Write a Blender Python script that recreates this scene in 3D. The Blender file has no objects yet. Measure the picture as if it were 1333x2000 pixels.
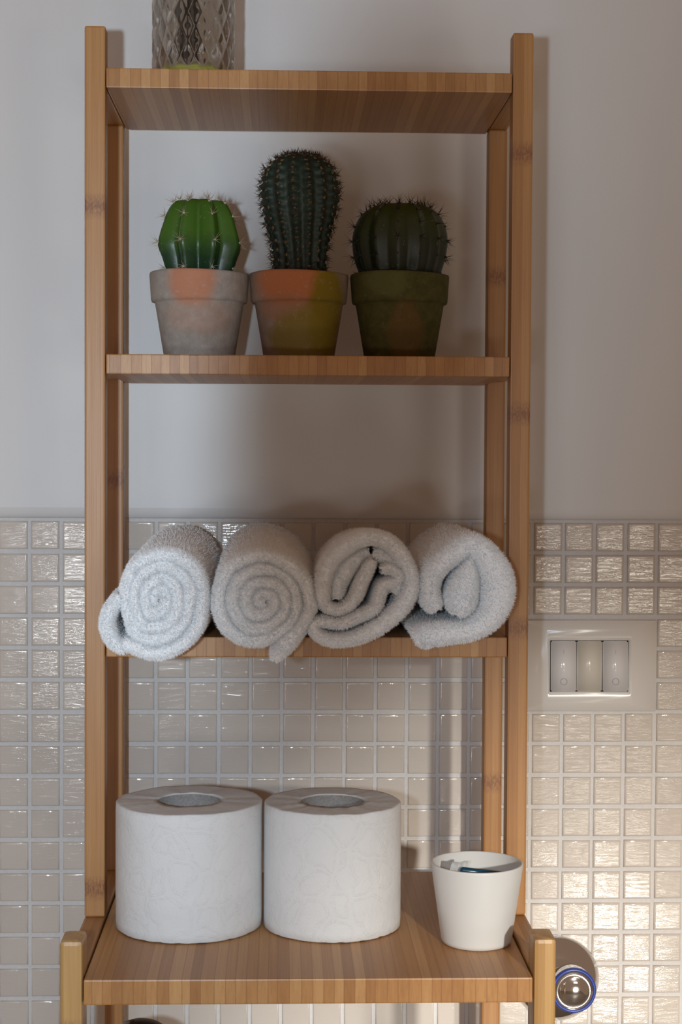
import bpy, bmesh, math, random
from mathutils import Vector, Matrix, noise
random.seed(7)
sc = bpy.context.scene
C = sc.collection
H = 1.35                       # eye height above the floor; heights below are given relative to it

# ---------------------------------------------------------------- camera
F_PX = 3237.64
yaw, pit, rol = 0.03591, 0.03468, 0.00537
fwd = Vector((math.sin(yaw)*math.cos(pit), math.cos(yaw)*math.cos(pit), -math.sin(pit)))
right = Vector((math.cos(yaw), -math.sin(yaw), 0)); down = fwd.cross(right)
r2 = right*math.cos(rol) - down*math.sin(rol); d2 = right*math.sin(rol) + down*math.cos(rol)
cd = bpy.data.cameras.new('camera'); cam = bpy.data.objects.new('camera', cd); C.objects.link(cam)
cd.sensor_fit = 'VERTICAL'; cd.sensor_height = 36.0; cd.lens = F_PX*36/2000; cd.clip_start = 0.02
m = Matrix((r2, -d2, -fwd)).transposed().to_4x4(); m.translation = Vector((0, -1.31746, H)); cam.matrix_world = m
sc.camera = cam

# ---------------------------------------------------------------- world, lights, exposure
sc.view_settings.view_transform = 'Standard'; sc.view_settings.look = 'None'
sc.view_settings.exposure = 0.0; sc.view_settings.gamma = 1.0; sc.view_settings.use_curve_mapping = False
w = bpy.data.worlds.new('room_ambient'); sc.world = w; w.use_nodes = True
w.node_tree.nodes['Background'].inputs[0].default_value = (0.235, 0.150, 0.100, 1)
w.node_tree.nodes['Background'].inputs[1].default_value = 1.0

def look(o, tgt):
    o.rotation_euler = (Vector(tgt)-o.location).to_track_quat('-Z', 'Y').to_euler()
def spot(name, loc, tgt, power, col, angle, blend, rad):
    l = bpy.data.lights.new(name, 'SPOT'); l.energy = power; l.color = col; l.spot_size = math.radians(angle)
    l.spot_blend = blend; l.shadow_soft_size = rad
    o = bpy.data.objects.new(name, l); C.objects.link(o); o.location = loc; look(o, tgt); return o
def area(name, loc, tgt, power, col, sx, sy, spread=180):
    l = bpy.data.lights.new(name, 'AREA'); l.energy = power; l.color = col; l.shape = 'RECTANGLE'; l.size = sx; l.size_y = sy
    l.spread = math.radians(spread)
    o = bpy.data.objects.new(name, l); C.objects.link(o); o.location = loc; look(o, tgt); return o
FL = (-0.085, -1.365, H+0.005)
fl_ = spot('camera_flash', FL, (FL[0], 0, FL[2]), 30.5, (0.70, 0.86, 1.0), 75, 0.3, 0.012)
# flash beam strength: oval of shade painted in for a lens barrel that isn't modelled
nt_ = fl_.data; nt_.use_nodes = True; nt_ = nt_.node_tree; em = nt_.nodes['Emission']
def _m(op, a, b=0.0, clamp=False):
    nd = nt_.nodes.new('ShaderNodeMath'); nd.operation = op; nd.use_clamp = clamp
    for sk, v in zip(nd.inputs, (a, b)):
        if hasattr(v, 'is_linked'): nt_.links.new(v, sk)
        else: sk.default_value = v
    return nd.outputs[0]
tc = nt_.nodes.new('ShaderNodeTexCoord'); sx_ = nt_.nodes.new('ShaderNodeSeparateXYZ'); nt_.links.new(tc.outputs['Normal'], sx_.inputs[0])
u_ = _m('MULTIPLY', _m('DIVIDE', sx_.outputs[0], sx_.outputs[2]), -1.0); v_ = _m('MULTIPLY', _m('DIVIDE', sx_.outputs[1], sx_.outputs[2]), -1.0)
du, dv = _m('SUBTRACT', u_, .116), _m('SUBTRACT', v_, .0420)
al_ = _m('ADD', _m('MULTIPLY', du, -.15), _m('MULTIPLY', dv, -.99)); pe_ = _m('ADD', _m('MULTIPLY', du, .99), _m('MULTIPLY', dv, -.15))
d_ = _m('SQRT', _m('ADD', _m('POWER', _m('ABSOLUTE', _m('DIVIDE', pe_, .0960)), 2.0), _m('POWER', _m('ABSOLUTE', _m('DIVIDE', al_, .2280)), 2.0)))
k_ = _m('DIVIDE', _m('SUBTRACT', d_, .52), .68, True)
k_ = _m('MULTIPLY', _m('MULTIPLY', k_, k_), _m('SUBTRACT', 3.0, _m('MULTIPLY', k_, 2.0)))
g_ = _m('ADD', _m('SUBTRACT', 1.0, _m('MULTIPLY', _m('SUBTRACT', u_, .02, True), 3.2)), _m('MULTIPLY', _m('MAXIMUM', u_, 0.0), _m('MULTIPLY', v_, 3.2)), True)          # an added fade also dims the beam towards the right
k_ = _m('MULTIPLY', k_, g_)
nt_.links.new(k_, em.inputs['Strength'])
spot('doorway_beam', (0.59, -2.43, H+0.20), (0.255, 0, H-0.48), 200, (1.0, 0.96, 0.87), 17.6, 1.0, 0.03)
area('sunlit_floor_bounce', (0.75, -2.43, H-1.02), (0.25, 0, H-0.36), 2.4, (1.0, 0.93, 0.80), 0.30, 0.30)
spot('sunlit_floor_glint', (0.75, -2.43, H-1.02), (0.20, 0, H-0.61), 95, (1.0, 0.95, 0.84), 13.5, 1.0, 0.04)
area('hall_lamp', (0.75, -2.43, H-0.30), (0.25, 0, H-0.1), 1.5, (1.0, 0.92, 0.76), 0.30, 0.13)
area('bathroom_window', (-0.42, -2.43, H-0.32), (-0.15, 0, H-0.1), 2.5, (0.95, 0.98, 1.0), 0.25, 0.10)

# ---------------------------------------------------------------- helpers
def link(name, me, mat=None, parent=None):
    o = bpy.data.objects.new(name, me); C.objects.link(o)
    if mat: me.materials.append(mat)
    if parent: o.parent = parent
    return o
def smooth(me, on=True):
    for p in me.polygons: p.use_smooth = on
def from_bm(name, bm, mat, parent=None, sm=False):
    bmesh.ops.recalc_face_normals(bm, faces=bm.faces[:])
    me = bpy.data.meshes.new(name); bm.to_mesh(me); bm.free()
    if sm: smooth(me)
    return link(name, me, mat, parent)
def tag(o, label, cat, group=None, kind=None):
    if label: o['label'] = label
    if cat: o['category'] = cat
    if group: o['group'] = group
    if kind: o['kind'] = kind
    return o
def thing(name, label, cat, loc, group=None):
    o = bpy.data.objects.new(name, None); C.objects.link(o); o.location = loc; o.empty_display_size = .02
    return tag(o, label, cat, group)
def box(name, x0, x1, y0, y1, z0, z1, mat, parent=None, bev=0.0012, org=None):
    """box given in absolute coordinates; its mesh is stored relative to org"""
    org = Vector(org or (0, 0, 0)); bm = bmesh.new(); bmesh.ops.create_cube(bm, size=1)
    for v in bm.verts:
        v.co = Vector((x0+(v.co.x+.5)*(x1-x0), y0+(v.co.y+.5)*(y1-y0), z0+(v.co.z+.5)*(z1-z0)))-org
    if bev: bmesh.ops.bevel(bm, geom=bm.edges[:], offset=bev, segments=2, affect='EDGES', profile=.6)
    return from_bm(name, bm, mat, parent)
def lathe(name, prof, mat, parent=None, seg=64, loc=(0, 0, 0), fn=None, sm=True, close=False):
    """prof: list of (r,z); fn(r,z,phi)->(r,z) perturbation"""
    vs, fs = [], []
    n = len(prof)
    for k in range(seg):
        a = 2*math.pi*k/seg
        for (r, z) in prof:
            if fn: r, z = fn(r, z, a)
            vs.append((r*math.cos(a), r*math.sin(a), z))
    for k in range(seg):
        k2 = (k+1) % seg
        for i in range(n-1 if not close else n):
            i2 = (i+1) % n
            fs.append((k*n+i, k2*n+i, k2*n+i2, k*n+i2))
    me = bpy.data.meshes.new(name); me.from_pydata(vs, [], fs)
    bm = bmesh.new(); bm.from_mesh(me); bmesh.ops.remove_doubles(bm, verts=bm.verts[:], dist=1e-6)
    bmesh.ops.recalc_face_normals(bm, faces=bm.faces[:]); bm.to_mesh(me); bm.free()
    if sm: smooth(me)
    o = link(name, me, mat, parent); o.location = loc
    return o
def catmull(pts, per=8):
    out = []; n = len(pts)
    for i in range(n-1):
        p0 = pts[max(i-1, 0)]; p1 = pts[i]; p2 = pts[i+1]; p3 = pts[min(i+2, n-1)]
        for k in range(per):
            t = k/per
            out.append(tuple(.5*((2*b)+(-a+c)*t+(2*a-5*b+4*c-d)*t*t+(-a+3*b-3*c+d)*t**3) for a, b, c, d in zip(p0, p1, p2, p3)))
    out.append(tuple(pts[-1])); return out
def spikes(name, items, mat, parent, sides=3):
    """items: (base, direction*length, radius) -> thin cones in one mesh"""
    vs, fs = [], []
    for b, d, r in items:
        d = Vector(d); u = d.orthogonal().normalized(); v = d.normalized().cross(u); i = len(vs)
        for k in range(sides):
            a = 2*math.pi*k/sides; vs.append(Vector(b)+u*r*math.cos(a)+v*r*math.sin(a))
        vs.append(Vector(b)+d)
        for k in range(sides): fs.append((i+k, i+(k+1) % sides, i+sides))
    me = bpy.data.meshes.new(name); me.from_pydata(vs, [], fs); o = link(name, me, mat, parent); o['kind'] = 'stuff'; return o

# ---------------------------------------------------------------- materials
class NT:
    def __init__(s, name):
        s.m = bpy.data.materials.new(name); s.m.use_nodes = True; s.t = s.m.node_tree; s.b = s.t.nodes['Principled BSDF']
    def n(s, typ, **kw):
        nd = s.t.nodes.new(typ)
        for k, v in kw.items():
            if k in nd.inputs: nd.inputs[k].default_value = v
            else: setattr(nd, k, v)
        return nd
    def l(s, a, b): s.t.links.new(a, b)
    def noise(s, vec, scale, detail=3, rough=.55, dist=0):
        nd = s.n('ShaderNodeTexNoise', Scale=scale, Detail=detail, Roughness=rough, Distortion=dist)
        if vec: s.l(vec, nd.inputs['Vector'])
        return nd
    def mapping(s, vec, scale=(1, 1, 1), loc=(0, 0, 0)):
        nd = s.n('ShaderNodeMapping'); nd.inputs['Scale'].default_value = scale; nd.inputs['Location'].default_value = loc
        s.l(vec, nd.inputs['Vector']); return nd.outputs[0]
    def ramp(s, fac, stops):
        nd = s.n('ShaderNodeValToRGB'); e = nd.color_ramp.elements
        while len(e) < len(stops): e.new(.5)
        for k, (p, c) in enumerate(stops): e[k].position = p; e[k].color = tuple(c)+(1,) if len(c) == 3 else c
        s.l(fac, nd.inputs[0]); return nd.outputs[0]
    def mix(s, fac, a, b, mode='MIX'):
        nd = s.n('ShaderNodeMix', data_type='RGBA', blend_type=mode)
        for sock, v in ((nd.inputs[0], fac), (nd.inputs[6], a), (nd.inputs[7], b)):
            if hasattr(v, 'is_linked'): s.l(v, sock)
            else: sock.default_value = v if not isinstance(v, tuple) else (v+(1,) if len(v) == 3 else v)
        return nd.outputs[2]
    def math(s, op, a, b=0.0, c=0.0, clamp=False):
        nd = s.n('ShaderNodeMath', operation=op, use_clamp=clamp)
        for sock, v in zip(nd.inputs, (a, b, c)):
            if hasattr(v, 'is_linked'): s.l(v, sock)
            else: sock.default_value = v
        return nd.outputs[0]
    def bump(s, h, strength, dist, normal=None):
        nd = s.n('ShaderNodeBump', Strength=strength, Distance=dist); s.l(h, nd.inputs['Height'])
        if normal: s.l(normal, nd.inputs['Normal'])
        s.l(nd.outputs[0], s.b.inputs['Normal']); return nd.outputs[0]
    def col(s, v):
        if hasattr(v, 'is_linked'): s.l(v, s.b.inputs['Base Color'])
        else: s.b.inputs['Base Color'].default_value = tuple(v)+(1,)
    def set(s, **kw):
        for k, v in kw.items(): s.b.inputs[k.replace('_', ' ')].default_value = v
        return s
def pos(t): return t.n('ShaderNodeNewGeometry').outputs['Position']
def objc(t): return t.n('ShaderNodeTexCoord').outputs['Object']
def simple(name, col, rough=.5, **kw):
    t = NT(name); t.col(col); t.set(Roughness=rough, **kw); return t.m

def mat_paint():
    t = NT('white_wall_paint'); p = pos(t)
    n1 = t.noise(t.mapping(p, (9, 9, 2.2)), 1, 4, .6); n2 = t.noise(p, 180, 3, .6)
    t.col(t.ramp(n1.outputs[0], [(.3, (.69, .69, .69)), (.7, (.73, .73, .73))])); t.set(Roughness=.42, Specular_IOR_Level=.35)
    h = t.math('ADD', t.math('MULTIPLY', n1.outputs[0], .8), t.math('MULTIPLY', n2.outputs[0], .06)); t.bump(h, .25, .004); return t.m
def mat_tile():
    t = NT('cream_glazed_mosaic'); p = pos(t)
    oi = t.n('ShaderNodeObjectInfo')
    n0 = t.noise(p, 23, 2, .5)
    t.col(t.mix(oi.outputs['Random'], t.ramp(n0.outputs[0], [(.3, (.565, .51, .46)), (.7, (.61, .56, .505))]), (.63, .575, .52)))
    w1 = t.noise(t.mapping(p, (60, 60, 420)), 1, 3, .6, 1.2); w2 = t.noise(t.mapping(p, (40, 40, 70)), 1, 2, .5)
    h = t.math('ADD', t.math('MULTIPLY', w1.outputs[0], .9), t.math('MULTIPLY', w2.outputs[0], .7))
    t.bump(h, .30, .0005); t.set(Roughness=.07, Specular_IOR_Level=.55); return t.m
def mat_grout():
    t = NT('pale_grout'); p = pos(t); n = t.noise(p, 300, 4, .7)
    t.col(t.ramp(n.outputs[0], [(.3, (.60, .585, .58)), (.7, (.67, .655, .65))])); t.set(Roughness=.75); t.bump(n.outputs[0], .3, .0006); return t.m
def mat_bamboo(name, vertical, tint=None):
    t = NT(name); p = pos(t); sx = t.n('ShaderNodeSeparateXYZ'); t.l(p, sx.inputs[0])
    oi = t.n('ShaderNodeObjectInfo')
    if vertical:
        cs = t.math('ADD', t.math('MULTIPLY', sx.outputs[0], 170), t.math('MULTIPLY', sx.outputs[1], 150)); g = (330, 330, 9); g2 = (900, 900, 16)
    else:
        cs = t.math('MULTIPLY', sx.outputs[0], 150); g = (430, 7, 60); g2 = (1100, 14, 160)
    seed = t.math('MULTIPLY', oi.outputs['Random'], 40); cs = t.math('ADD', cs, seed)
    vo = t.n('ShaderNodeTexVoronoi', voronoi_dimensions='1D', Scale=1.0, Randomness=.55); t.l(cs, vo.inputs['W'])
    ve = t.n('ShaderNodeTexVoronoi', voronoi_dimensions='1D', feature='DISTANCE_TO_EDGE', Scale=1.0, Randomness=.55); t.l(cs, ve.inputs['W'])
    sp = t.n('ShaderNodeSeparateColor'); t.l(vo.outputs['Color'], sp.inputs[0])
    n1 = t.noise(t.mapping(p, g), 1, 4, .6); n2 = t.noise(t.mapping(p, g2), 1, 3, .6)
    f = t.math('ADD', t.math('MULTIPLY', sp.outputs[0], .50 if not vertical else .28), t.math('MULTIPLY', n1.outputs[0], .55))
    c = t.ramp(f, [(.15, (.30, .130, .037)), (.45, (.40, .190, .060)), (.8, (.50, .272, .104))])
    line = t.math('SUBTRACT', 1.0, t.math('MULTIPLY', ve.outputs['Distance'], 13.0 if not vertical else 26.0), clamp=True)
    c = t.mix(t.math('MULTIPLY', line, .55 if not vertical else .22), c, (.22, .085, .03))
    c = t.mix(t.math('MULTIPLY', t.math('GREATER_THAN', n2.outputs[0], .60), .22), c, (.30, .13, .045))
    if vertical:                                                     # bamboo knuckles: darker speckled bands at the heights each stick carries
        for k in ('knuckle_a', 'knuckle_b', 'knuckle_c'):
            at = t.n('ShaderNodeAttribute', attribute_type='OBJECT', attribute_name=k)
            dz = t.math('ABSOLUTE', t.math('SUBTRACT', sx.outputs[2], at.outputs['Fac']))
            band = t.math('SUBTRACT', 1.0, t.math('DIVIDE', dz, .0095), clamp=True)
            sp2 = t.noise(t.mapping(p, (900, 900, 330)), 1, 2, .6)
            c = t.mix(t.math('MULTIPLY', band, t.math('MULTIPLY', t.math('SUBTRACT', sp2.outputs[0], .28, clamp=True), 4.2), clamp=True), c, (.24, .095, .035))
    if tint: c = t.mix(1.0, c, tint, 'MULTIPLY')
    t.col(c); t.set(Roughness=.42, Specular_IOR_Level=.5)
    t.bump(t.math('ADD', n2.outputs[0], t.math('MULTIPLY', line, -.6)), .12, .0006); return t.m
def mat_terry():
    t = NT('white_terry'); p = pos(t); n1 = t.noise(p, 900, 3, .7); n2 = t.noise(p, 260, 3, .6)
    t.col(t.ramp(n2.outputs[0], [(.3, (.88, .90, .925)), (.65, (.93, .945, .965))])); t.set(Roughness=.95, Specular_IOR_Level=.1, Sheen_Weight=.3)
    t.bump(t.math('ADD', n1.outputs[0], t.math('MULTIPLY', n2.outputs[0], 1.2)), .45, .0010); return t.m
def mat_paper():
    t = NT('embossed_tissue'); p = objc(t)
    v = t.n('ShaderNodeTexVoronoi', feature='DISTANCE_TO_EDGE', Scale=46.0, Randomness=.9)
    wob = t.noise(p, 30, 2, .5); mx = t.n('ShaderNodeVectorMath', operation='MULTIPLY_ADD'); t.l(wob.outputs['Color'], mx.inputs[0]); mx.inputs[1].default_value = (.03, .03, .03); t.l(p, mx.inputs[2])
    t.l(mx.outputs[0], v.inputs['Vector'])
    ln = t.math('LESS_THAN', t.math('ABSOLUTE', t.math('SUBTRACT', v.outputs['Distance'], .10)), .035)
    d = t.n('ShaderNodeTexVoronoi', Scale=700.0); t.l(p, d.inputs['Vector'])
    dots = t.math('MULTIPLY', ln, t.math('LESS_THAN', d.outputs['Distance'], .42))
    fine = t.noise(p, 700, 3, .6); soft = t.noise(p, 60, 3, .55)
    h = t.math('ADD', t.math('ADD', t.math('MULTIPLY', dots, .7), t.math('MULTIPLY', ln, .55)), t.math('ADD', t.math('MULTIPLY', fine.outputs[0], .22), t.math('MULTIPLY', soft.outputs[0], .9)))
    t.col((.72, .73, .735)); t.set(Roughness=.9, Specular_IOR_Level=.15, Subsurface_Weight=0.0); t.bump(h, .75, .0013); return t.m
def mat_cactus(name, lo, hi, zlo, zhi, rough=.4):
    t = NT(name); p = objc(t); sx = t.n('ShaderNodeSeparateXYZ'); t.l(p, sx.inputs[0])
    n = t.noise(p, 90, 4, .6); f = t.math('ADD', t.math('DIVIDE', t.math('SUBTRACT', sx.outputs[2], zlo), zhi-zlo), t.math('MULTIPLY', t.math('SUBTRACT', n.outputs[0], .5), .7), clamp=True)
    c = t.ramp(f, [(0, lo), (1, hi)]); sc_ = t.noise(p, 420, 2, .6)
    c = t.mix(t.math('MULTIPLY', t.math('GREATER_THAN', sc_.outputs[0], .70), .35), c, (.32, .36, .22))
    t.col(c); t.set(Roughness=rough); t.bump(n.outputs[0], .2, .001); return t.m
def mat_pot(name, base, base2, patches, chalk=2.2):
    """patches: list of (colour, centre xyz in object space, radius, noise amount)"""
    t = NT(name); p = objc(t); n = t.noise(p, 140, 5, .65); big = t.noise(p, 45, 4, .6); fine = t.noise(p, 900, 3, .7)
    c = t.ramp(n.outputs[0], [(.32, base), (.68, base2)])
    for col, ctr, sc3, amt, top in patches:
        mp = t.n('ShaderNodeVectorMath', operation='SUBTRACT'); t.l(p, mp.inputs[0]); mp.inputs[1].default_value = ctr
        ms = t.n('ShaderNodeVectorMath', operation='MULTIPLY'); t.l(mp.outputs[0], ms.inputs[0]); ms.inputs[1].default_value = tuple(1/s for s in sc3)
        ln = t.n('ShaderNodeVectorMath', operation='LENGTH'); t.l(ms.outputs[0], ln.inputs[0])
        f = t.math('ADD', t.math('SUBTRACT', 1.25, ln.outputs['Value']), t.math('MULTIPLY', t.math('SUBTRACT', big.outputs[0], .5), amt*2))
        f = t.math('MULTIPLY', f, 2.2, clamp=True)
        c = t.mix(t.math('MULTIPLY', f, top), c, col)
    wh = t.noise(p, 210, 6, .75); c = t.mix(t.math('MULTIPLY', t.math('SUBTRACT', wh.outputs[0], .56, clamp=True), chalk), c, (.55, .50, .45))
    t.col(c); t.set(Roughness=.88, Specular_IOR_Level=.2); t.bump(t.math('ADD', fine.outputs[0], n.outputs[0]), .35, .0009); return t.m

M_PAINT = mat_paint(); M_TILE = mat_tile(); M_GROUT = mat_grout()
M_BV = mat_bamboo('bamboo_stick', True); M_BH = mat_bamboo('bamboo_board', False)
M_BP = mat_bamboo('pale_bamboo_stick', True, (1.22, 1.52, 1.75))
M_TERRY = mat_terry(); M_PAPER = mat_paper()
M_FLOOR = simple('grey_floor_tile', (.42, .39, .36), .35)
M_CHROME = simple('chrome', (.78, .78, .79), .07, Metallic=1.0)
M_BLUE = simple('blue_ring_plastic', (.03, .06, .32), .3)
M_PLATE = simple('white_switch_plastic', (.70, .68, .65), .22)
M_KEY = simple('white_switch_key', (.72, .72, .73), .16)
M_KEY2 = simple('cream_switch_blank', (.68, .65, .58), .22)
M_MARK = simple('grey_key_print', (.38, .38, .38), .4)
M_DARKGAP = simple('dark_switch_box', (.05, .045, .04), .7)
M_CUP = simple('matt_white_ceramic', (.68, .69, .685), .38)
M_CARD = None
def mat_card():
    t = NT('grey_cardboard'); p = objc(t); n = t.noise(p, 700, 4, .75)
    t.col(t.ramp(n.outputs[0], [(.3, (.24, .235, .23)), (.7, (.42, .41, .40))])); t.set(Roughness=.9); return t.m
M_CARD = mat_card()
M_BLACK = simple('black_gloss_plastic', (.010, .010, .012), .16)
M_SOIL = simple('dark_soil', (.05, .033, .022), .95)

# ---------------------------------------------------------------- wall, tiles, floor
Z0, PX, PZ, X0 = -0.0524, .025, .02552, -.19929
wall = bpy.data.objects.new('wall_back', None)
WX0, WX1, WTOP = -1.3, 1.5, 2.5
# painted upper wall: one slab whose lower edge rounds back to the tiling
prof = [(.05, WTOP), (-.0045, WTOP), (-.0045, H+Z0+.0095)]
for k in range(1, 7):
    a = k/6*math.pi/2; prof.append((-.0045+.0045*(1-math.cos(a)), H+Z0+.0095-.0085*math.sin(a)))
prof += [(.05, H+Z0+.001)]
vs = []; fs = []
for x in (WX0, WX1): vs += [(x, y, z) for y, z in prof]
n = len(prof)
for i in range(n): fs.append((i, (i+1) % n, n+(i+1) % n, n+i))
fs += [tuple(range(n)), tuple(range(2*n-1, n-1, -1))]
me = bpy.data.meshes.new('wall_back'); me.from_pydata(vs, [], fs)
bm = bmesh.new(); bm.from_mesh(me); bmesh.ops.recalc_face_normals(bm, faces=bm.faces[:]); bm.to_mesh(me); bm.free()
for p in me.polygons: p.use_smooth = len(p.vertices) == 4 and abs(p.normal.z) > .02 and abs(p.normal.y) > .02
bpy.data.objects.remove(wall)
wall = link('wall_back', me, M_PAINT); wall['kind'] = 'structure'
box('grout_bed', WX0, WX1, 0, .05, 0, H+Z0+.001, M_GROUT, wall, bev=0)

def tile_mesh(dx=0.0):
    hs = .01115; rings = [(0, -.0005), (.0001, .0009), (.0004, .0015), (.0009, .0018), (.0016, .0019)]
    vs, fs = [], []
    for ins, h in rings:
        s = hs-ins; vs += [(-s, -h, -s), (s, -h, -s), (s, -h, s), (-s, -h, s)]
    for r in range(len(rings)-1):
        for k in range(4): k2 = (k+1) % 4; fs.append((r*4+k, r*4+k2, r*4+4+k2, r*4+4+k))
    b = (len(rings)-1)*4; fs.append((b, b+1, b+2, b+3))
    return vs, fs
tv, tf = tile_mesh(); tme = bpy.data.meshes.new('tile'); tme.from_pydata(tv, [], tf); smooth(tme); tme.polygons[-1].use_smooth = False; tme.materials.append(M_TILE)
rv, rf = [], []
nt = 0
for j in range(0, 50):
    for i in range(-24, 46):
        x = X0+PX*(i+.5); z = H+Z0-PZ*(j+.5)
        if z < .02: continue
        if 16 <= i <= 19 and 3 <= j <= 5: continue                    # the switch plate sits here
        hidden = (1 <= j <= 3 and 4 <= i <= 13) or (9 <= j <= 13 and 3 <= i <= 11) or (14 <= j <= 14 and 3 <= i <= 14)
        jx, jz, tx, tz = (random.uniform(-.00025, .00025), random.uniform(-.00025, .00025), random.gauss(0, .006), random.gauss(0, .006))
        if -2 <= i <= 21 and j <= 15 and not hidden and not (i in (-2, 21) and j > 12):
            o = bpy.data.objects.new('tile', tme); C.objects.link(o); o.parent = wall; o.location = (x+jx, 0, z+jz); o.rotation_euler = (tx, 0, tz); nt += 1
        else:
            b = len(rv); rm = Matrix.Rotation(tx, 3, 'X') @ Matrix.Rotation(tz, 3, 'Z')
            for v in tv:
                q = rm @ Vector(v); rv.append((q.x+x+jx, q.y, q.z+z+jz))
            for f in tf: rf.append(tuple(b+k for k in f))
me = bpy.data.meshes.new('tile_field'); me.from_pydata(rv, [], rf); smooth(me)
for k in range(len(tf)-1, len(rf), len(tf)): me.polygons[k].use_smooth = False
o = link('tile_field', me, M_TILE, wall); o['kind'] = 'stuff'
print('individual tiles', nt)
fl = box('floor', WX0, WX1, -3.2, 0.05, -.05, 0, M_FLOOR, bev=0); fl['kind'] = 'structure'

# ---------------------------------------------------------------- bamboo shelf unit
XL, XR, PW = -.1195, .1555, .0139
YF, YR = -.191, -.046
unit = thing('bamboo_shelf_unit', 'tall bamboo ladder shelf with open boards standing against the wall', 'shelf', (.018, -.18, 0))
UO = (.018, -.18, 0)
def part(name, x0, x1, y0, y1, z0, z1, mat, bev=.0012, knuckles=()):
    o = box(name, x0, x1, y0, y1, H+z0 if z0 > -1.3 else 0.0, H+z1, mat, unit, bev, UO)
    for k, z in zip(('knuckle_a', 'knuckle_b', 'knuckle_c'), list(knuckles)+[-9, -9, -9]): o[k] = float(H+z if z > -5 else z)
    return o
ZB = -.3187
# upper front posts stand on the side rails of the deeper lower frame; rear posts run to the floor
part('front_post', XL-PW, XL, YF, YF+.0165, ZB+.0022, .2863, M_BV, .0014, (.166, -.297))
part('front_post', XR, XR+PW, YF, YF+.0165, ZB+.0022, .2858, M_BV, .0014, (.2045, .0285, -.118))
part('rear_post', XL-PW, XL, -.0625, YR, -1.35, .2455, M_BV, .0014, (-.02,))
part('rear_post', XR, XR+PW, -.0625, YR, -1.35, .2455, M_BV, .0014, (.135, -.25))
part('lower_front_post', XL-PW, XL, -.3185, -.2935, -1.35, -.2955, M_BP, .0028, (-.352,))
part('lower_front_post', XR, XR+PW, -.3185, -.2935, -1.35, -.2955, M_BP, .0028, (-.47,))
for x in (XL-PW, XR):
    part('side_rail', x, x+PW, YF+.0165, YR, .2455, .2600, M_BH)
    part('side_rail', x, x+PW, YF+.0165, -.0625, .0555, .0665, M_BH)
    part('side_rail', x, x+PW, YF+.0165, -.0625, -.1365, -.1255, M_BH)
    part('side_rail', x, x+PW, -.2935, -.0625, -.3365, ZB+.002, M_BH)
    part('side_rail', x, x+PW, -.2935, -.0625, -.75, -.735, M_BH)
part('shelf_board', XL+.0006, XR-.0006, YF, YR, .2453, .2585, M_BH, .0008)
part('shelf_board', XL+.0006, XR-.0006, YF, YR, .0535, .0670, M_BH, .0008)
part('shelf_board', XL+.0006, XR-.0006, YF, YR, -.1383, -.1246, M_BH, .0008)
part('shelf_board', XL+.0008, XR-.0008, -.3200, -.0620, -.3343, ZB, M_BH, .0010)
part('shelf_board', XL+.0008, XR-.0008, -.3200, -.0620, -.7500, -.7350, M_BH, .0010)

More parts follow.
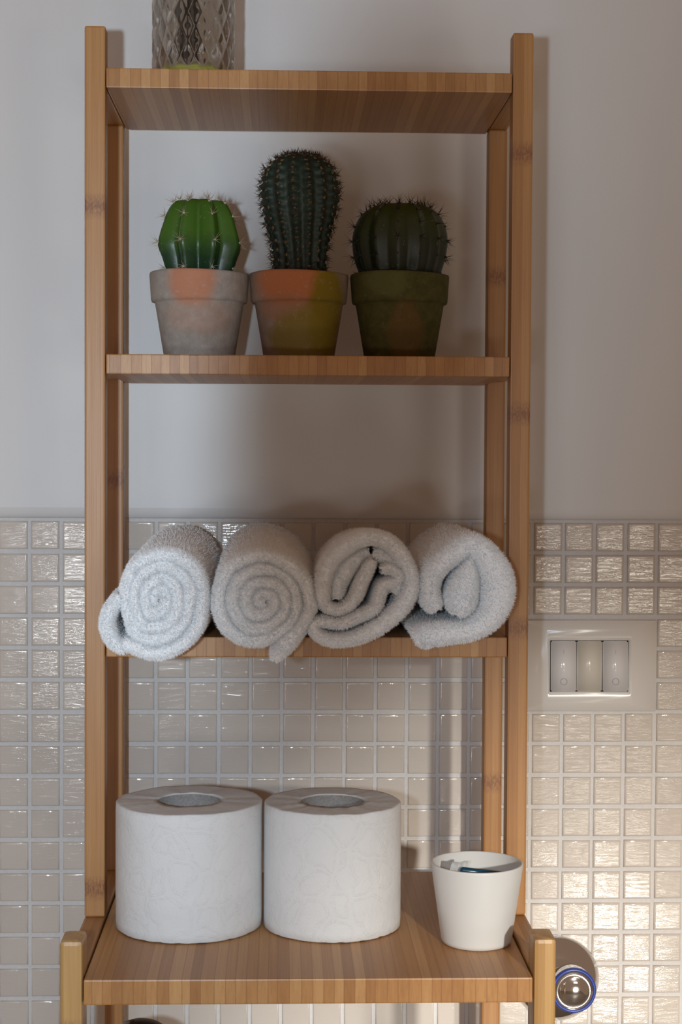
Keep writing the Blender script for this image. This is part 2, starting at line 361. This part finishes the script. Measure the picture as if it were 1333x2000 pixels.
# ---------------------------------------------------------------- glass diffuser on the top board
def glass():
    gx, gy, gz = -.0643, -.118, H+.2585
    g = thing('glass_vessel', 'clear cut-glass vessel with raised diamond pattern on the top board', 'vase', (gx, gy, gz))
    t = NT('clear_cut_glass'); t.col((.95, .97, .96)); t.set(Roughness=.015, Transmission_Weight=1.0, IOR=1.45)
    tr = t.n('ShaderNodeBsdfTransparent'); tr.inputs[0].default_value = (.93, .95, .94, 1); mx = t.n('ShaderNodeMixShader'); mx.inputs[0].default_value = .84
    t.l(tr.outputs[0], mx.inputs[1]); t.l(t.b.outputs[0], mx.inputs[2]); t.l(mx.outputs[0], t.t.nodes['Material Output'].inputs['Surface'])
    R0, N, HP = .0283, 17, .0200
    vs, fs = [], []; SEG, ROW, top = 240, 130, .155
    outer = []
    for j in range(ROW+1):
        z = top*j/ROW
        for k in range(SEG):
            a = 2*math.pi*k/SEG; u = a*N/(2*math.pi)
            du = abs(((u+z/HP) % 1)-.5)*2; dv = abs(((u-z/HP) % 1)-.5)*2
            h = 1-max(du, dv); h = min(1.0, h*1.6)                     # diamond cushions between grooves
            fade = min(1, z/.004)
            r = R0-.0014*(1-fade)*1.2+0.0014*h*fade; vs.append((r*math.cos(a), r*math.sin(a), z))
    for j in range(ROW):
        for k in range(SEG): k2 = (k+1) % SEG; fs.append((j*SEG+k, j*SEG+k2, (j+1)*SEG+k2, (j+1)*SEG+k))
    b = len(vs); inner = [(R0-.0034, top), (R0-.0034, .0085), (R0-.006, .0062), (R0*.4, .0058)]
    for r, z in inner:
        for k in range(SEG): a = 2*math.pi*k/SEG; vs.append((r*math.cos(a), r*math.sin(a), z))
    for q in range(len(inner)-1):
        for k in range(SEG): k2 = (k+1) % SEG; fs.append((b+q*SEG+k, b+q*SEG+k2, b+(q+1)*SEG+k2, b+(q+1)*SEG+k))
    for k in range(SEG): k2 = (k+1) % SEG; fs.append((ROW*SEG+k, ROW*SEG+k2, b+k2, b+k))
    fs.append(tuple(range(SEG))); fs.append(tuple(b+(len(inner)-1)*SEG+k for k in range(SEG)))
    me = bpy.data.meshes.new('glass_body'); me.from_pydata(vs, [], fs)
    bm = bmesh.new(); bm.from_mesh(me); bmesh.ops.recalc_face_normals(bm, faces=bm.faces[:]); bm.to_mesh(me); bm.free(); smooth(me)
    link('glass_body', me, t.m, g)
    tl = NT('yellow_green_liquid'); tl.col((.50, .46, .10)); tl.set(Roughness=.05)
    o = lathe('liquid', [(0, .0066), (R0-.0070, .0070), (R0-.0039, .0092), (R0-.0039, .0135), (0, .0135)], tl.m, g, 48); o['label'] = 'yellowish liquid at the bottom'
    mb = simple('black_stick', (.012, .011, .012), .4)
    for k, (x0, y0, x1, y1) in enumerate([(-.011, -.009, .004, .008), (.004, -.013, -.004, .012), (-.003, -.004, -.011, .006)]):
        base = Vector((gx+x0, gy+y0, gz+.0165)); tip = Vector((gx+x1, gy+y1, gz+.19)); d = tip-base
        o = lathe('dark_stick', [(0, 0), (.0019, .0004), (.0021, .002), (.0021, d.length-.002), (.0018, d.length), (0, d.length)], mb, None, 10, base)
        o.rotation_euler = d.to_track_quat('Z', 'Y').to_euler()
        tag(o, ('black stick in the cut-glass vessel, its foot nearest the left side', 'black stick in the cut-glass vessel, its foot furthest to the right', 'black stick in the cut-glass vessel, standing between the other two')[k], 'stick', 'black sticks in the glass vessel')
glass()

# ---------------------------------------------------------------- potted cacti
def ribbed(name, prof, nr, depth, sharp, mat, parent, twist=0.0, seg_per=10, tub=0.0, wob=0.0, zoff=0.0):
    """prof: smooth list of (r,z); returns object and a function giving crest points"""
    pr = catmull(prof, 5 if not tub else 9); seg = nr*seg_per; vs, fs = [], []
    def rad(r, z, a):
        ph = (a*nr/(2*math.pi)+twist*z*100) % 1; c = abs(2*ph-1)       # 0 at crest, 1 in the groove
        return r*(1-depth*c**sharp)*(1+tub*(1-c)*math.cos(2*math.pi*(z/.0062+.5*(int(a*nr/(2*math.pi)+twist*z*100) % 2))))
    for r, z in pr:
        for k in range(seg):
            a = 2*math.pi*k/seg; rr = rad(r, z, a); nz = noise.noise(Vector((rr*math.cos(a)*60, rr*math.sin(a)*60, z*60+zoff)))*wob
            vs.append(((rr+nz)*math.cos(a), (rr+nz)*math.sin(a), z))
    for j in range(len(pr)-1):
        for k in range(seg): k2 = (k+1) % seg; fs.append((j*seg+k, j*seg+k2, (j+1)*seg+k2, (j+1)*seg+k))
    fs.append(tuple((len(pr)-1)*seg+k for k in range(seg)))
    me = bpy.data.meshes.new(name); me.from_pydata(vs, [], fs)
    bm = bmesh.new(); bm.from_mesh(me); bmesh.ops.recalc_face_normals(bm, faces=bm.faces[:]); bm.to_mesh(me); bm.free(); smooth(me)
    o = link(name, me, mat, parent)
    def crest(k, t):
        f = t*(len(pr)-1); i = min(int(f), len(pr)-2); u = f-i
        r = pr[i][0]*(1-u)+pr[i+1][0]*u; z = pr[i][1]*(1-u)+pr[i+1][1]*u
        dr = pr[i+1][0]-pr[i][0]; dz = pr[i+1][1]-pr[i][1]; a = 2*math.pi*(k+.5)/nr-twist*z*100*2*math.pi/nr
        nrm = Vector((math.cos(a)*dz, math.sin(a)*dz, -dr)); nrm = nrm.normalized() if nrm.length > 1e-9 else Vector((0, 0, 1))
        return Vector((r*math.cos(a), r*math.sin(a), z)), nrm
    return o, crest
def pot(parent, mat):
    pr = [(0, 0), (.0240, 0), (.0252, .0012), (.0316, .0398), (.0318, .0408), (.0340, .0414), (.0345, .0430), (.0357, .0600), (.0354, .0618), (.0340, .0622), (.0328, .0612), (.0318, .050), (0, .050)]
    return lathe('pot', pr, mat, parent, 72, (0, 0, 0), lambda r, z, a: (r*(1+.006*math.sin(3*a+z*90)), z+(.0005*math.sin(2*a) if z > .05 else 0)))
def soil(parent):
    return lathe('soil', [(.0322, .0535), (.02, .0560), (0, .0565)], M_SOIL, parent, 32)
def areoles(name, pts, mat, parent, s):
    bm = bmesh.new()
    for p_, n_ in pts:
        mt = Matrix.Translation(p_) @ n_.to_track_quat('Z', 'Y').to_matrix().to_4x4() @ Matrix.Diagonal((s*random.uniform(.7, 1.2), s*random.uniform(.7, 1.2), s*.6, 1))
        bmesh.ops.create_icosphere(bm, subdivisions=1, radius=1, matrix=mt)
    o = from_bm(name, bm, mat, parent, True); o['kind'] = 'stuff'; return o
def spine_set(pts, cnt, length, rad, tilt, pick=lambda p, n: True):
    out = []
    for p_, n_ in pts:
        if not pick(p_, n_): continue
        t1 = n_.orthogonal().normalized(); t2 = n_.cross(t1); a0 = random.random()*6.28
        for k in range(cnt):
            a = a0+6.283*k/cnt+random.uniform(-.3, .3); tl = random.uniform(*tilt)
            d = (n_*math.cos(tl)+(t1*math.cos(a)+t2*math.sin(a))*math.sin(tl))*length*random.uniform(.65, 1.15); out.append((p_, d, rad))
    return out
PY = -.120
SH2 = H+.0670
G = None
# --- left: light green, few sharp ribs
c1 = thing('potted_cactus', 'bright green ribbed cactus with pale spines in whitish terracotta pot', 'cactus', (-.0595, PY, SH2), 'potted cacti on the second board')
pot(c1, mat_pot('chalky_terracotta', (.30, .265, .235), (.40, .355, .315), [((.50, .20, .105), (-.004, -.036, .055), (.017, .03, .017), .35, .85), ((.42, .22, .14), (.0, -.03, .030), (.025, .03, .012), .5, .35)])); soil(c1)
mc1 = mat_cactus('bright_cactus_skin', (.009, .040, .014), (.050, .125, .013), .072, .090, .36)  # shade on the lower body is painted into the green by height
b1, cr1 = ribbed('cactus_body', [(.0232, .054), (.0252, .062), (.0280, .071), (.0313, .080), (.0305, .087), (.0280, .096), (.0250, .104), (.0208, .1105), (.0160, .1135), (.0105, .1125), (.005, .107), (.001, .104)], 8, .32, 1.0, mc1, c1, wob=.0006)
ap = [cr1(k, t) for k in range(8) for t in (.12, .31, .52, .66, .74)]
areoles('areole_wool', ap, simple('pale_wool', (.55, .50, .38), .9), c1, .0010)
spikes('spines', spine_set(ap, 8, .0080, .00026, (.4, 1.25)), simple('pale_spine', (.42, .34, .24), .5), c1)
# --- middle: dark club-shaped column
c2 = thing('potted_cactus', 'tall dark club-shaped cactus with many short spines in orange and yellow-stained pot', 'cactus', (.0120, PY, SH2), 'potted cacti on the second board')
pot(c2, mat_pot('stained_terracotta', (.30, .235, .195), (.38, .30, .25), [((.52, .185, .080), (-.006, -.034, .054), (.026, .03, .016), .3, .95), ((.40, .20, .12), (-.010, -.03, .036), (.022, .03, .010), .4, .6), ((.235, .175, .012), (.020, -.026, .034), (.013, .03, .036), .35, .95), ((.25, .20, .03), (.0, -.028, .016), (.020, .03, .018), .5, .8)])); soil(c2)
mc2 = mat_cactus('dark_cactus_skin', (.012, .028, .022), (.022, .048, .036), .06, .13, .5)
b2, cr2 = ribbed('cactus_body', [(.0180, .054), (.0188, .066), (.0205, .080), (.0232, .093), (.0265, .106), (.0284, .118), (.0280, .128), (.0248, .137), (.0180, .1435), (.010, .1465), (.002, .1465)], 15, .16, 1.0, mc2, c2, twist=.055, seg_per=6, tub=.05, wob=.0012)
ap = [cr2(k, min(.985, .05+.93*(q+.5*(k % 2)+random.uniform(-.15, .15))/17)) for k in range(15) for q in range(17)]
areoles('areole_wool', ap, simple('tan_wool', (.19, .145, .070), .95), c2, .0015)
spikes('spines', spine_set(ap, 9, .0060, .00030, (.3, 1.3)), simple('dark_spine', (.045, .026, .020), .5), c2)
# --- right: globe
c3 = thing('potted_cactus', 'round dark green cactus with black spines in mossy olive-green pot', 'cactus', (.0846, PY, SH2), 'potted cacti on the second board')
pot(c3, mat_pot('mossy_terracotta', (.060, .062, .018), (.105, .100, .032), [((.15, .085, .030), (.002, -.03, .018), (.012, .03, .022), .5, .7), ((.13, .135, .05), (-.012, -.034, .055), (.016, .03, .010), .6, .6)], .7)); soil(c3)
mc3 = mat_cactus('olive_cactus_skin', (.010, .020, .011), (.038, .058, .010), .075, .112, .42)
b3, cr3 = ribbed('cactus_body', [(.0275, .054), (.0300, .064), (.0330, .073), (.0345, .083), (.0340, .092), (.0308, .101), (.0250, .108), (.0175, .1118), (.009, .1115), (.001, .109)], 13, .10, 1.0, mc3, c3, wob=.0004)
ap = [cr3(k, t) for k in range(13) for t in (.10, .24, .37, .50, .62, .72, .80)]
areoles('areole_wool', ap, simple('brown_wool', (.045, .032, .02), .95), c3, .0010)
spikes('spines', spine_set(ap, 5, .0085, .00030, (.3, 1.15), lambda p_, n_: p_.z > .099 or random.random() < .55), simple('black_spine', (.018, .013, .012), .5), c3)

# ---------------------------------------------------------------- rolled towels
SH3 = -.1246
def towel(label, ribbons, seed, grow=1.0, yfront=-.238, yrear=-.052):
    """ribbons: lists of (x,z,width) in mm along the towel's cross-section, swept from front to wall"""
    rnd = random.Random(seed)
    cx = sum(p[0] for p in ribbons[0])/len(ribbons[0])/1000
    root = thing('rolled_towel', label, 'towel', (cx, -.14, H+SH3), 'rolled towels on the third board')
    org = Vector((cx, -.14, H+SH3)); vs, fs, sp = [], [], []
    stations = [(yrear, .93), (-.10, 1), (-.15, 1), (-.1895, 1), (-.1945, 1), (-.212, 1), (yfront+.008, 1), (yfront+.0042, .93), (yfront+.0016, .70), (yfront+.0002, .34)]
    for ri, rb in enumerate(ribbons):
        setback = 0.0
        if isinstance(rb, tuple): rb, setback = rb
        c = catmull(rb, 7); n = len(c); b = len(vs); m_ = len(stations)
        for i, (x, z, wd) in enumerate(c):
            a = c[max(i-1, 0)]; d = c[min(i+1, n-1)]; tx, tz = d[0]-a[0], d[1]-a[1]; L = math.hypot(tx, tz) or 1; nx, nz = -tz/L, tx/L
            endf = min(1.0, .45+.55*min(i, n-1-i)/3.0)
            jit = .0045*noise.noise(Vector((x*.045, z*.045, seed*3.1+ri)))+.0012*noise.noise(Vector((x*.2, z*.2, seed+9)))
            row = []
            for side in (1, -1):
                for k in (range(m_) if side == 1 else range(m_-1, -1, -1)):
                    y, ws = stations[k]
                    y2 = y+setback+(jit if k >= 5 else 0)
                    rr = noise.noise(Vector((x*.11+side, z*.11, y*55+seed)))*.55+noise.noise(Vector((x*.5, z*.5, y*300+seed)))*.25
                    off = side*(wd*.5*ws*endf)+rr*side
                    px, pz = (x+nx*off)/1000, (z+nz*off)/1000
                    gk = 1+(grow-1)*min(1, max(0, (y2-yfront)/(yrear-yfront))); px = cx+(px-cx)*(1+(gk-1)*.4); pz = SH3+(pz-SH3)*gk if pz > SH3 else pz
                    if y2 > -.1925:
                        px = min(max(px, XL+.0012), XR-.0012); pz = max(pz, SH3+.0006)
                    row.append(Vector((px, y2, H+pz)))
            vs += row
        w_ = 2*m_
        for i in range(n-1):
            for k in range(w_-1): fs.append((b+i*w_+k, b+i*w_+k+1, b+(i+1)*w_+k+1, b+(i+1)*w_+k))
            fs.append((b+i*w_+w_-1, b+i*w_, b+(i+1)*w_, b+(i+1)*w_+w_-1))
        fs.append(tuple(b+k for k in range(w_))); fs.append(tuple(b+(n-1)*w_+k for k in range(w_-1, -1, -1)))
        for i in range(n-1):                                            # terry loops: short tufts on rim and flanks
            for k in range(w_-1):
                p00, p10, p01, p11 = vs[b+i*w_+k], vs[b+(i+1)*w_+k], vs[b+i*w_+k+1], vs[b+(i+1)*w_+k+1]
                e1, e2 = p10-p00, p01-p00; nn = e1.cross(e2); ar = nn.length
                if ar < 1e-10: continue
                nn.normalize(); front = min(k, w_-2-k)
                mid = Vector((vs[b+i*w_+m_-1]+vs[b+i*w_+m_])/2)
                if nn.dot(p00-(vs[b+i*w_+k]+vs[b+i*w_+w_-1-k])/2) < 0 and front < m_-2: nn = -nn
                if front >= m_-2 and nn.y > 0: nn = -nn
                dens = 2.6e6 if front >= 5 else .5e6
                cnt = ar*dens; cnt = int(cnt)+(rnd.random() < cnt % 1)
                for _ in range(min(cnt, 14)):
                    u, v = rnd.random(), rnd.random()
                    q = p00*(1-u)*(1-v)+p10*u*(1-v)+p01*(1-u)*v+p11*u*v
                    dd = (nn+Vector((rnd.gauss(0, .45), rnd.gauss(0, .45), rnd.gauss(0, .45)))).normalized()*rnd.uniform(.0013, .0027)
                    if q.y > -.1945 and (q.x+dd.x > XR-.001 or q.x+dd.x < XL+.001 or q.z+dd.z < H+SH3+.0004): continue
                    sp.append((q-org, dd, .00030))
    me = bpy.data.meshes.new('terry_cloth'); me.from_pydata([v-org for v in vs], [], fs)
    bm = bmesh.new(); bm.from_mesh(me); bmesh.ops.recalc_face_normals(bm, faces=bm.faces[:]); bm.to_mesh(me); bm.free(); smooth(me)
    link('terry_cloth', me, M_TERRY, root)
    spikes('terry_pile', sp, M_TERRY, root)
    return root
def spiral(outline, ctr, N, a_end, turns, grow=1.0, seed=0, cw=True):
    """clockwise (seen from the room) spiral filling an outline, listed from the core outwards"""
    pol = sorted((math.atan2(z-ctr[1], x-ctr[0]), math.hypot(x-ctr[0], z-ctr[1])) for x, z in outline)
    def R(a):
        a = (a+math.pi) % (2*math.pi)-math.pi
        for (a0, r0), (a1, r1) in zip(pol, pol[1:]+[(pol[0][0]+2*math.pi, pol[0][1])]):
            if a0 <= a <= a1: f = (a-a0)/(a1-a0) if a1 > a0 else 0; return r0*(1-f)+r1*f
        a0, r0 = pol[-1][0]-2*math.pi, pol[-1][1]; a1, r1 = pol[0]; f = (a-a0)/(a1-a0); return r0*(1-f)+r1*f
    out = []; steps = int(turns*13)
    for s in range(steps+1):
        u = turns*(1-s/steps); a = a_end+(u*2*math.pi if cw else -u*2*math.pi)
        fr = max(.05, 1-(u+.48)/N); Ra = R(a)*grow; wob = 1+.10*noise.noise(Vector((math.cos(a)*1.3, math.sin(a)*1.3, u*.8+seed)))
        out.append((ctr[0]+Ra*fr*wob*math.cos(a), ctr[1]+Ra*fr*wob*math.sin(a), Ra/N*.99))
    return out
T1o = [(-106.7, -77.0), (-103.5, -71.8), (-90.6, -62.0), (-74.4, -57.7), (-61.4, -61.3), (-53.0, -70.4), (-47.8, -83.4), (-47.1, -96.4), (-49.7, -109.5), (-55.5, -119.9), (-64.6, -127.8), (-80.8, -133.3), (-95.7, -131.7), (-103.4, -124.5), (-106.0, -112.8), (-107.6, -93.3)]
t1 = spiral(T1o, (-80.5, -94), 4.6, math.radians(238), 4.1, 1.05, 1)
t1 += [(-103.4, -127.0, 8.0), (-110.2, -121.6, 8.6), (-113.4, -112.8, 8.6), (-112.4, -104.2, 8.4), (-108.0, -97.5, 8.0), (-105.0, -92.0, 6.5)]
towel('tightly rolled white towel at the left with a loose tail curling over the post', [t1], 1, 1.12)
T2o = [(-47.4, -101.3), (-46.3, -90.4), (-42.1, -78.4), (-33.1, -68.1), (-17.0, -63.9), (-2.0, -66.2), (10.1, -72.2), (17.9, -80.6), (21.6, -92.1), (19.9, -104.1), (13.9, -116.2), (4.3, -124.1), (-6.5, -128.3), (-16.1, -128.9), (-25.7, -127.8), (-34.8, -123.5), (-42.6, -115.1)]
t2 = spiral(T2o, (-11.5, -95.5), 4.3, math.radians(-5), 3.85, 1.06, 5, cw=True)
t2 += [(19.0, -101.0, 7.4), (15.0, -109.5, 9.0), (9.0, -117.0, 11.5), (1.6, -125.5, 13.0), (-2.6, -131.5, 8.0), (-3.8, -135.2, 4.0)]
towel('rolled white towel showing a neat spiral with one corner hanging below the board', [t2], 2, 1.17)
T3 = [(66.0, -75.4, 5.0), (70.6, -74.4, 7.2), (76.7, -78.0, 6.6), (75.5, -82.9, 6.6), (67.7, -85.3, 6.6), (64.7, -92.0, 7.2), (61.7, -100.1, 7.2), (52.1, -105.9, 7.2), (38.9, -110.8, 6.6), (26.8, -109.6, 6.6), (21.2, -113.0, 6.6), (25.7, -119.2, 7.2), (36.5, -121.9, 7.8), (51.0, -119.4, 9.0), (67.8, -110.1, 10.2), (81.0, -96.8, 11.4), (85.2, -84.1, 10.2), (81.5, -70.8, 9.6), (73.0, -59.4, 9.6), (61.5, -54.0, 8.4), (49.4, -55.8, 9.0), (38.6, -63.1, 9.6), (30.3, -74.0, 9.6), (26.7, -86.6, 9.0), (28.0, -96.9, 7.2), (34.0, -101.7, 6.6), (42.4, -100.5, 7.2), (49.0, -93.2, 7.8), (52.6, -84.1, 7.8), (56.8, -74.5, 6.6), (60.3, -69.0, 4.8)]
T3c = [(36.6, -95.1, 9.0), (37.7, -84.2, 11), (43.1, -74.5, 11), (50.5, -67.5, 9.6), (57.9, -64.0, 7.4)]
T3d = [(60.5, -63.5, 8), (68, -66.5, 9), (75.5, -71, 8), (79, -80, 7), (74, -91, 8)]
towel('loosely rolled white towel with an open dark hollow in its coil', [T3, (T3c, .007), (T3d, .004)], 3, .90)
T4 = [(88.0, -121.7, 11.0), (93.6, -119.0, 15.6), (105.4, -117.4, 14.9), (123.1, -115.7, 14.3), (136.8, -107.2, 17.5), (142.6, -93.4, 21.4), (141.8, -79.6, 20.8), (134.5, -66.5, 17.5), (124.6, -59.3, 14.9), (112.8, -65.3, 14.3), (101.8, -74.5, 13.6), (97.9, -84.3, 12.3), (98.7, -94.8, 12.3), (102.6, -102.0, 9.7)]
T4i = [(125.3, -67.9, 5.8), (122.1, -79.0, 14.9), (119.6, -89.5, 19.8), (117.7, -98.0, 19.8), (115.1, -105.0, 10.4)]
towel('thick folded white towel at the right with a flat tail pointing left', [T4, T4i], 4)

# ---------------------------------------------------------------- toilet paper rolls
def paper_roll(label, x, y, r, top, rot, seed):
    g = thing('toilet_roll', label, 'toilet paper', (x, y, H+ZB), 'toilet rolls on the deep lower board'); h = top-ZB; rc = .0208
    def fn(rr, z, a):
        w_ = 1+.006*math.sin(2*a+seed)+.004*math.sin(5*a+seed*2) if rr > .04 else 1
        nz = noise.noise(Vector((math.cos(a)*4, math.sin(a)*4, seed)))
        if rr > .04 and z < .002: z = max(.0003, z+.0008*max(0, noise.noise(Vector((a*9, seed, 1)))))
        return rr*w_, z+(nz*.0006 if z > h*.9 else 0)
    pr = [(rc+.0008, .0006), (r-.001, .0004), (r-.0002, .001)]+[(r, h*k/14) for k in range(1, 14)]+[(r-.0002, h-.0008), (r-.0012, h-.0001)]
    pr += [(r-(r-rc-.0008)*k/8, h-.0004*(k % 2)) for k in range(1, 9)]
    lathe('paper_roll', pr, M_PAPER, g, 128, (0, 0, 0), fn, close=True).rotation_euler.z = rot
    lathe('cardboard_core', [(rc, .0004), (rc+.0006, .0004), (rc+.0006, h-.0008), (rc, h-.0008)], M_CARD, g, 64, close=True)
paper_roll('wider white embossed toilet roll beside the left post', -.0617, -.200, .0494, -.2339, .4, 1.3)
paper_roll('white embossed toilet roll standing nearest the cup', .0353, -.203, .0461, -.2341, 1.2, 4.1)

# ---------------------------------------------------------------- cup and its contents
cx_, cy_ = .1288, -.2455
cup = lathe('cup', [(0, 0), (.0205, 0), (.0224, .0008), (.0232, .003), (.0301, .0515), (.0300, .0526), (.0292, .0530), (.0284, .0524), (.0216, .005), (.020, .004), (0, .004)], M_CUP, None, 96, (cx_, cy_, H+ZB))
tag(cup, 'plain matt white tapered cup beside the right post', 'cup')
def rod(name, p0, p1, r0, r1, mat):
    d = Vector(p1)-Vector(p0); L = d.length
    o = lathe(name, [(0, 0), (r0*.7, .0004), (r0, .0018), ((r0+r1)/2*1.05, L*.5), (r1, L-.0015), (r1*.6, L-.0002), (0, L)], mat, None, 16, p0); o.rotation_euler = d.to_track_quat('Z', 'Y').to_euler(); return o
o = rod('blue_handle', (cx_+.0215, cy_-.004, H-.2740), (cx_-.0120, cy_-.010, H-.2688), .0019, .0023, simple('dark_teal_plastic', (.004, .055, .105), .25))
tag(o, 'dark teal plastic handle lying inside the white cup', 'handle')
tw = NT('clear_wrapper'); tw.col((.9, .93, .95)); tw.set(Roughness=.25, Transmission_Weight=.6, IOR=1.3)
bm = bmesh.new(); gv = []
for i in range(9):
    for j in range(13):
        u, v = i/8-.5, j/12
        gv.append(bm.verts.new((u*.011+.002*math.sin(v*7), .0011*math.sin(u*9+v*5)+.0008*noise.noise(Vector((u*8, v*9, 2))), v*.036)))
for i in range(8):
    for j in range(12): bm.faces.new((gv[i*13+j], gv[(i+1)*13+j], gv[(i+1)*13+j+1], gv[i*13+j+1]))
o = from_bm('plastic_wrapper', bm, tw.m, None, True); o.modifiers.new('thickness', 'SOLIDIFY').thickness = .0003
o.location = (cx_-.0115, cy_-.0005, H-.3005); o.rotation_euler = (math.radians(6), math.radians(-3), math.radians(8))
tag(o, 'small crinkled clear plastic wrapper sticking up inside the white cup', 'wrapper')

# ---------------------------------------------------------------- wall switch
def switch():
    x0, x1, z0, z1 = .1916, .3011, -.2046, -.1313; ox, oz = (x0+x1)/2, (z0+z1)/2
    g = thing('light_switch', 'white three-key wall switch plate set among the tiles', 'switch', (ox, 0, H+oz))
    hw, hh = (x1-x0)/2, (z1-z0)/2; qw, qh = .0318, .0208
    rings = [(hw, hh, 0), (hw, hh, -.0035), (hw-.0007, hh-.0007, -.0047), (qw+.0030, hh-.0072, -.0074), (qw+.0022, hh-.0082, -.0078), (qw+.0012, qh+.0018, -.0079), (qw+.0008, qh+.0010, -.0074), (qw, qh, -.0074), (qw, qh, -.002)]
    vs, fs = [], []
    for a, b, y in rings: vs += [(-a, y, -b), (a, y, -b), (a, y, b), (-a, y, b)]
    for r in range(len(rings)-1):
        for k in range(4): k2 = (k+1) % 4; fs.append((r*4+k, r*4+k2, r*4+4+k2, r*4+4+k))
    me = bpy.data.meshes.new('cover_plate'); me.from_pydata(vs, [], fs)
    bm = bmesh.new(); bm.from_mesh(me); bmesh.ops.bevel(bm, geom=bm.edges[:], offset=.0004, segments=2, affect='EDGES'); from_bm('cover_plate', bm, M_PLATE, g, True)
    box('switch_box', -qw, qw, -.0022, .0, -qh, qh, M_DARKGAP, g, 0)
    kw = (2*qw-.0012)/3
    for i in range(3):
        cx = -qw+.0006+kw*(i+.5); key = i != 1
        bm = bmesh.new(); bmesh.ops.create_cube(bm, size=1)
        for v in bm.verts: v.co = Vector((v.co.x*(kw-.0007), v.co.y*.006, v.co.z*(2*qh-.0012)))
        bmesh.ops.bevel(bm, geom=bm.edges[:], offset=.0009, segments=3, affect='EDGES')
        o = from_bm('rocker_key' if key else 'blank_key', bm, M_KEY if key else M_KEY2, g, False); smooth(o.data)
        o.location = (cx, -.0058 if key else -.0052, 0); o.rotation_euler.x = math.radians((-3.0 if i == 0 else -3.4) if key else 0)
        if key:
            r_ = lathe('ring_mark', [(.0023, 0), (.0028, 0), (.0028, .0002), (.0023, .0002)], M_MARK, o, 32, close=True)
            r_.rotation_euler.x = math.radians(90); r_.location = (0, -.00305, -.0122)
            l_ = box('line_mark', -.00025, .00025, -.0032, -.0030, .0098, .0134, M_MARK, o, 0)
switch()

# ---------------------------------------------------------------- chrome valve
vx, vz = .2232, -.4212
v = thing('wall_valve', 'chrome wall valve with round rose and blue-ringed knob beside the lower post', 'valve', (vx, 0, H+vz))
def ylathe(name, prof, mat, parent, loc=(0, 0, 0)):
    o = lathe(name, prof, mat, parent, 64, loc); o.rotation_euler.x = math.radians(90); return o
ylathe('rose', [(.0345, .0002), (.0348, .0015), (.0338, .0040), (.029, .0078), (.020, .0118), (.0135, .0140), (.0125, .0160), (.0125, .020), (0, .020)], M_CHROME, v)
ylathe('stem', [(.0105, .018), (.0105, .034), (.0125, .036), (.0125, .042), (0, .042)], M_CHROME, v, (.002, 0, .004))
kn = ylathe('knob', [(0, .040), (.0145, .040), (.0160, .042), (.0166, .047), (.0168, .0575), (.0164, .0588), (.0150, .0590), (.0146, .0586), (.010, .0606), (.004, .0614), (0, .0615)], M_CHROME, v, (.0040, 0, .0085))
bl = ylathe('colour_ring', [(.0166, .0560), (.0174, .0564), (.0176, .0580), (.0172, .0594), (.0160, .0600), (.0150, .0596), (.0148, .0588)], M_BLUE, v, (.0040, 0, .0085)); bl['label'] = 'blue ring around the knob face'

# ---------------------------------------------------------------- black container under the deep board
bc = thing('black_container', 'small black glossy rounded container just peeking up below the deep lower board', 'container', (-.0935, -.200, H-.735))
lathe('body', [(0, 0), (.0165, 0), (.0180, .002), (.0185, .02), (.0185, .325), (.0175, .328), (0, .328)], M_BLACK, bc, 48)
lid = lathe('lid', [(.0186, 0), (.0200, .002), (.0204, .009), (.0196, .0135), (.0165, .0175), (.0110, .0205), (.005, .0216), (0, .0218)], M_BLACK, bc, 48, (0, 0, .3275)); lid.rotation_euler.y = math.radians(9)
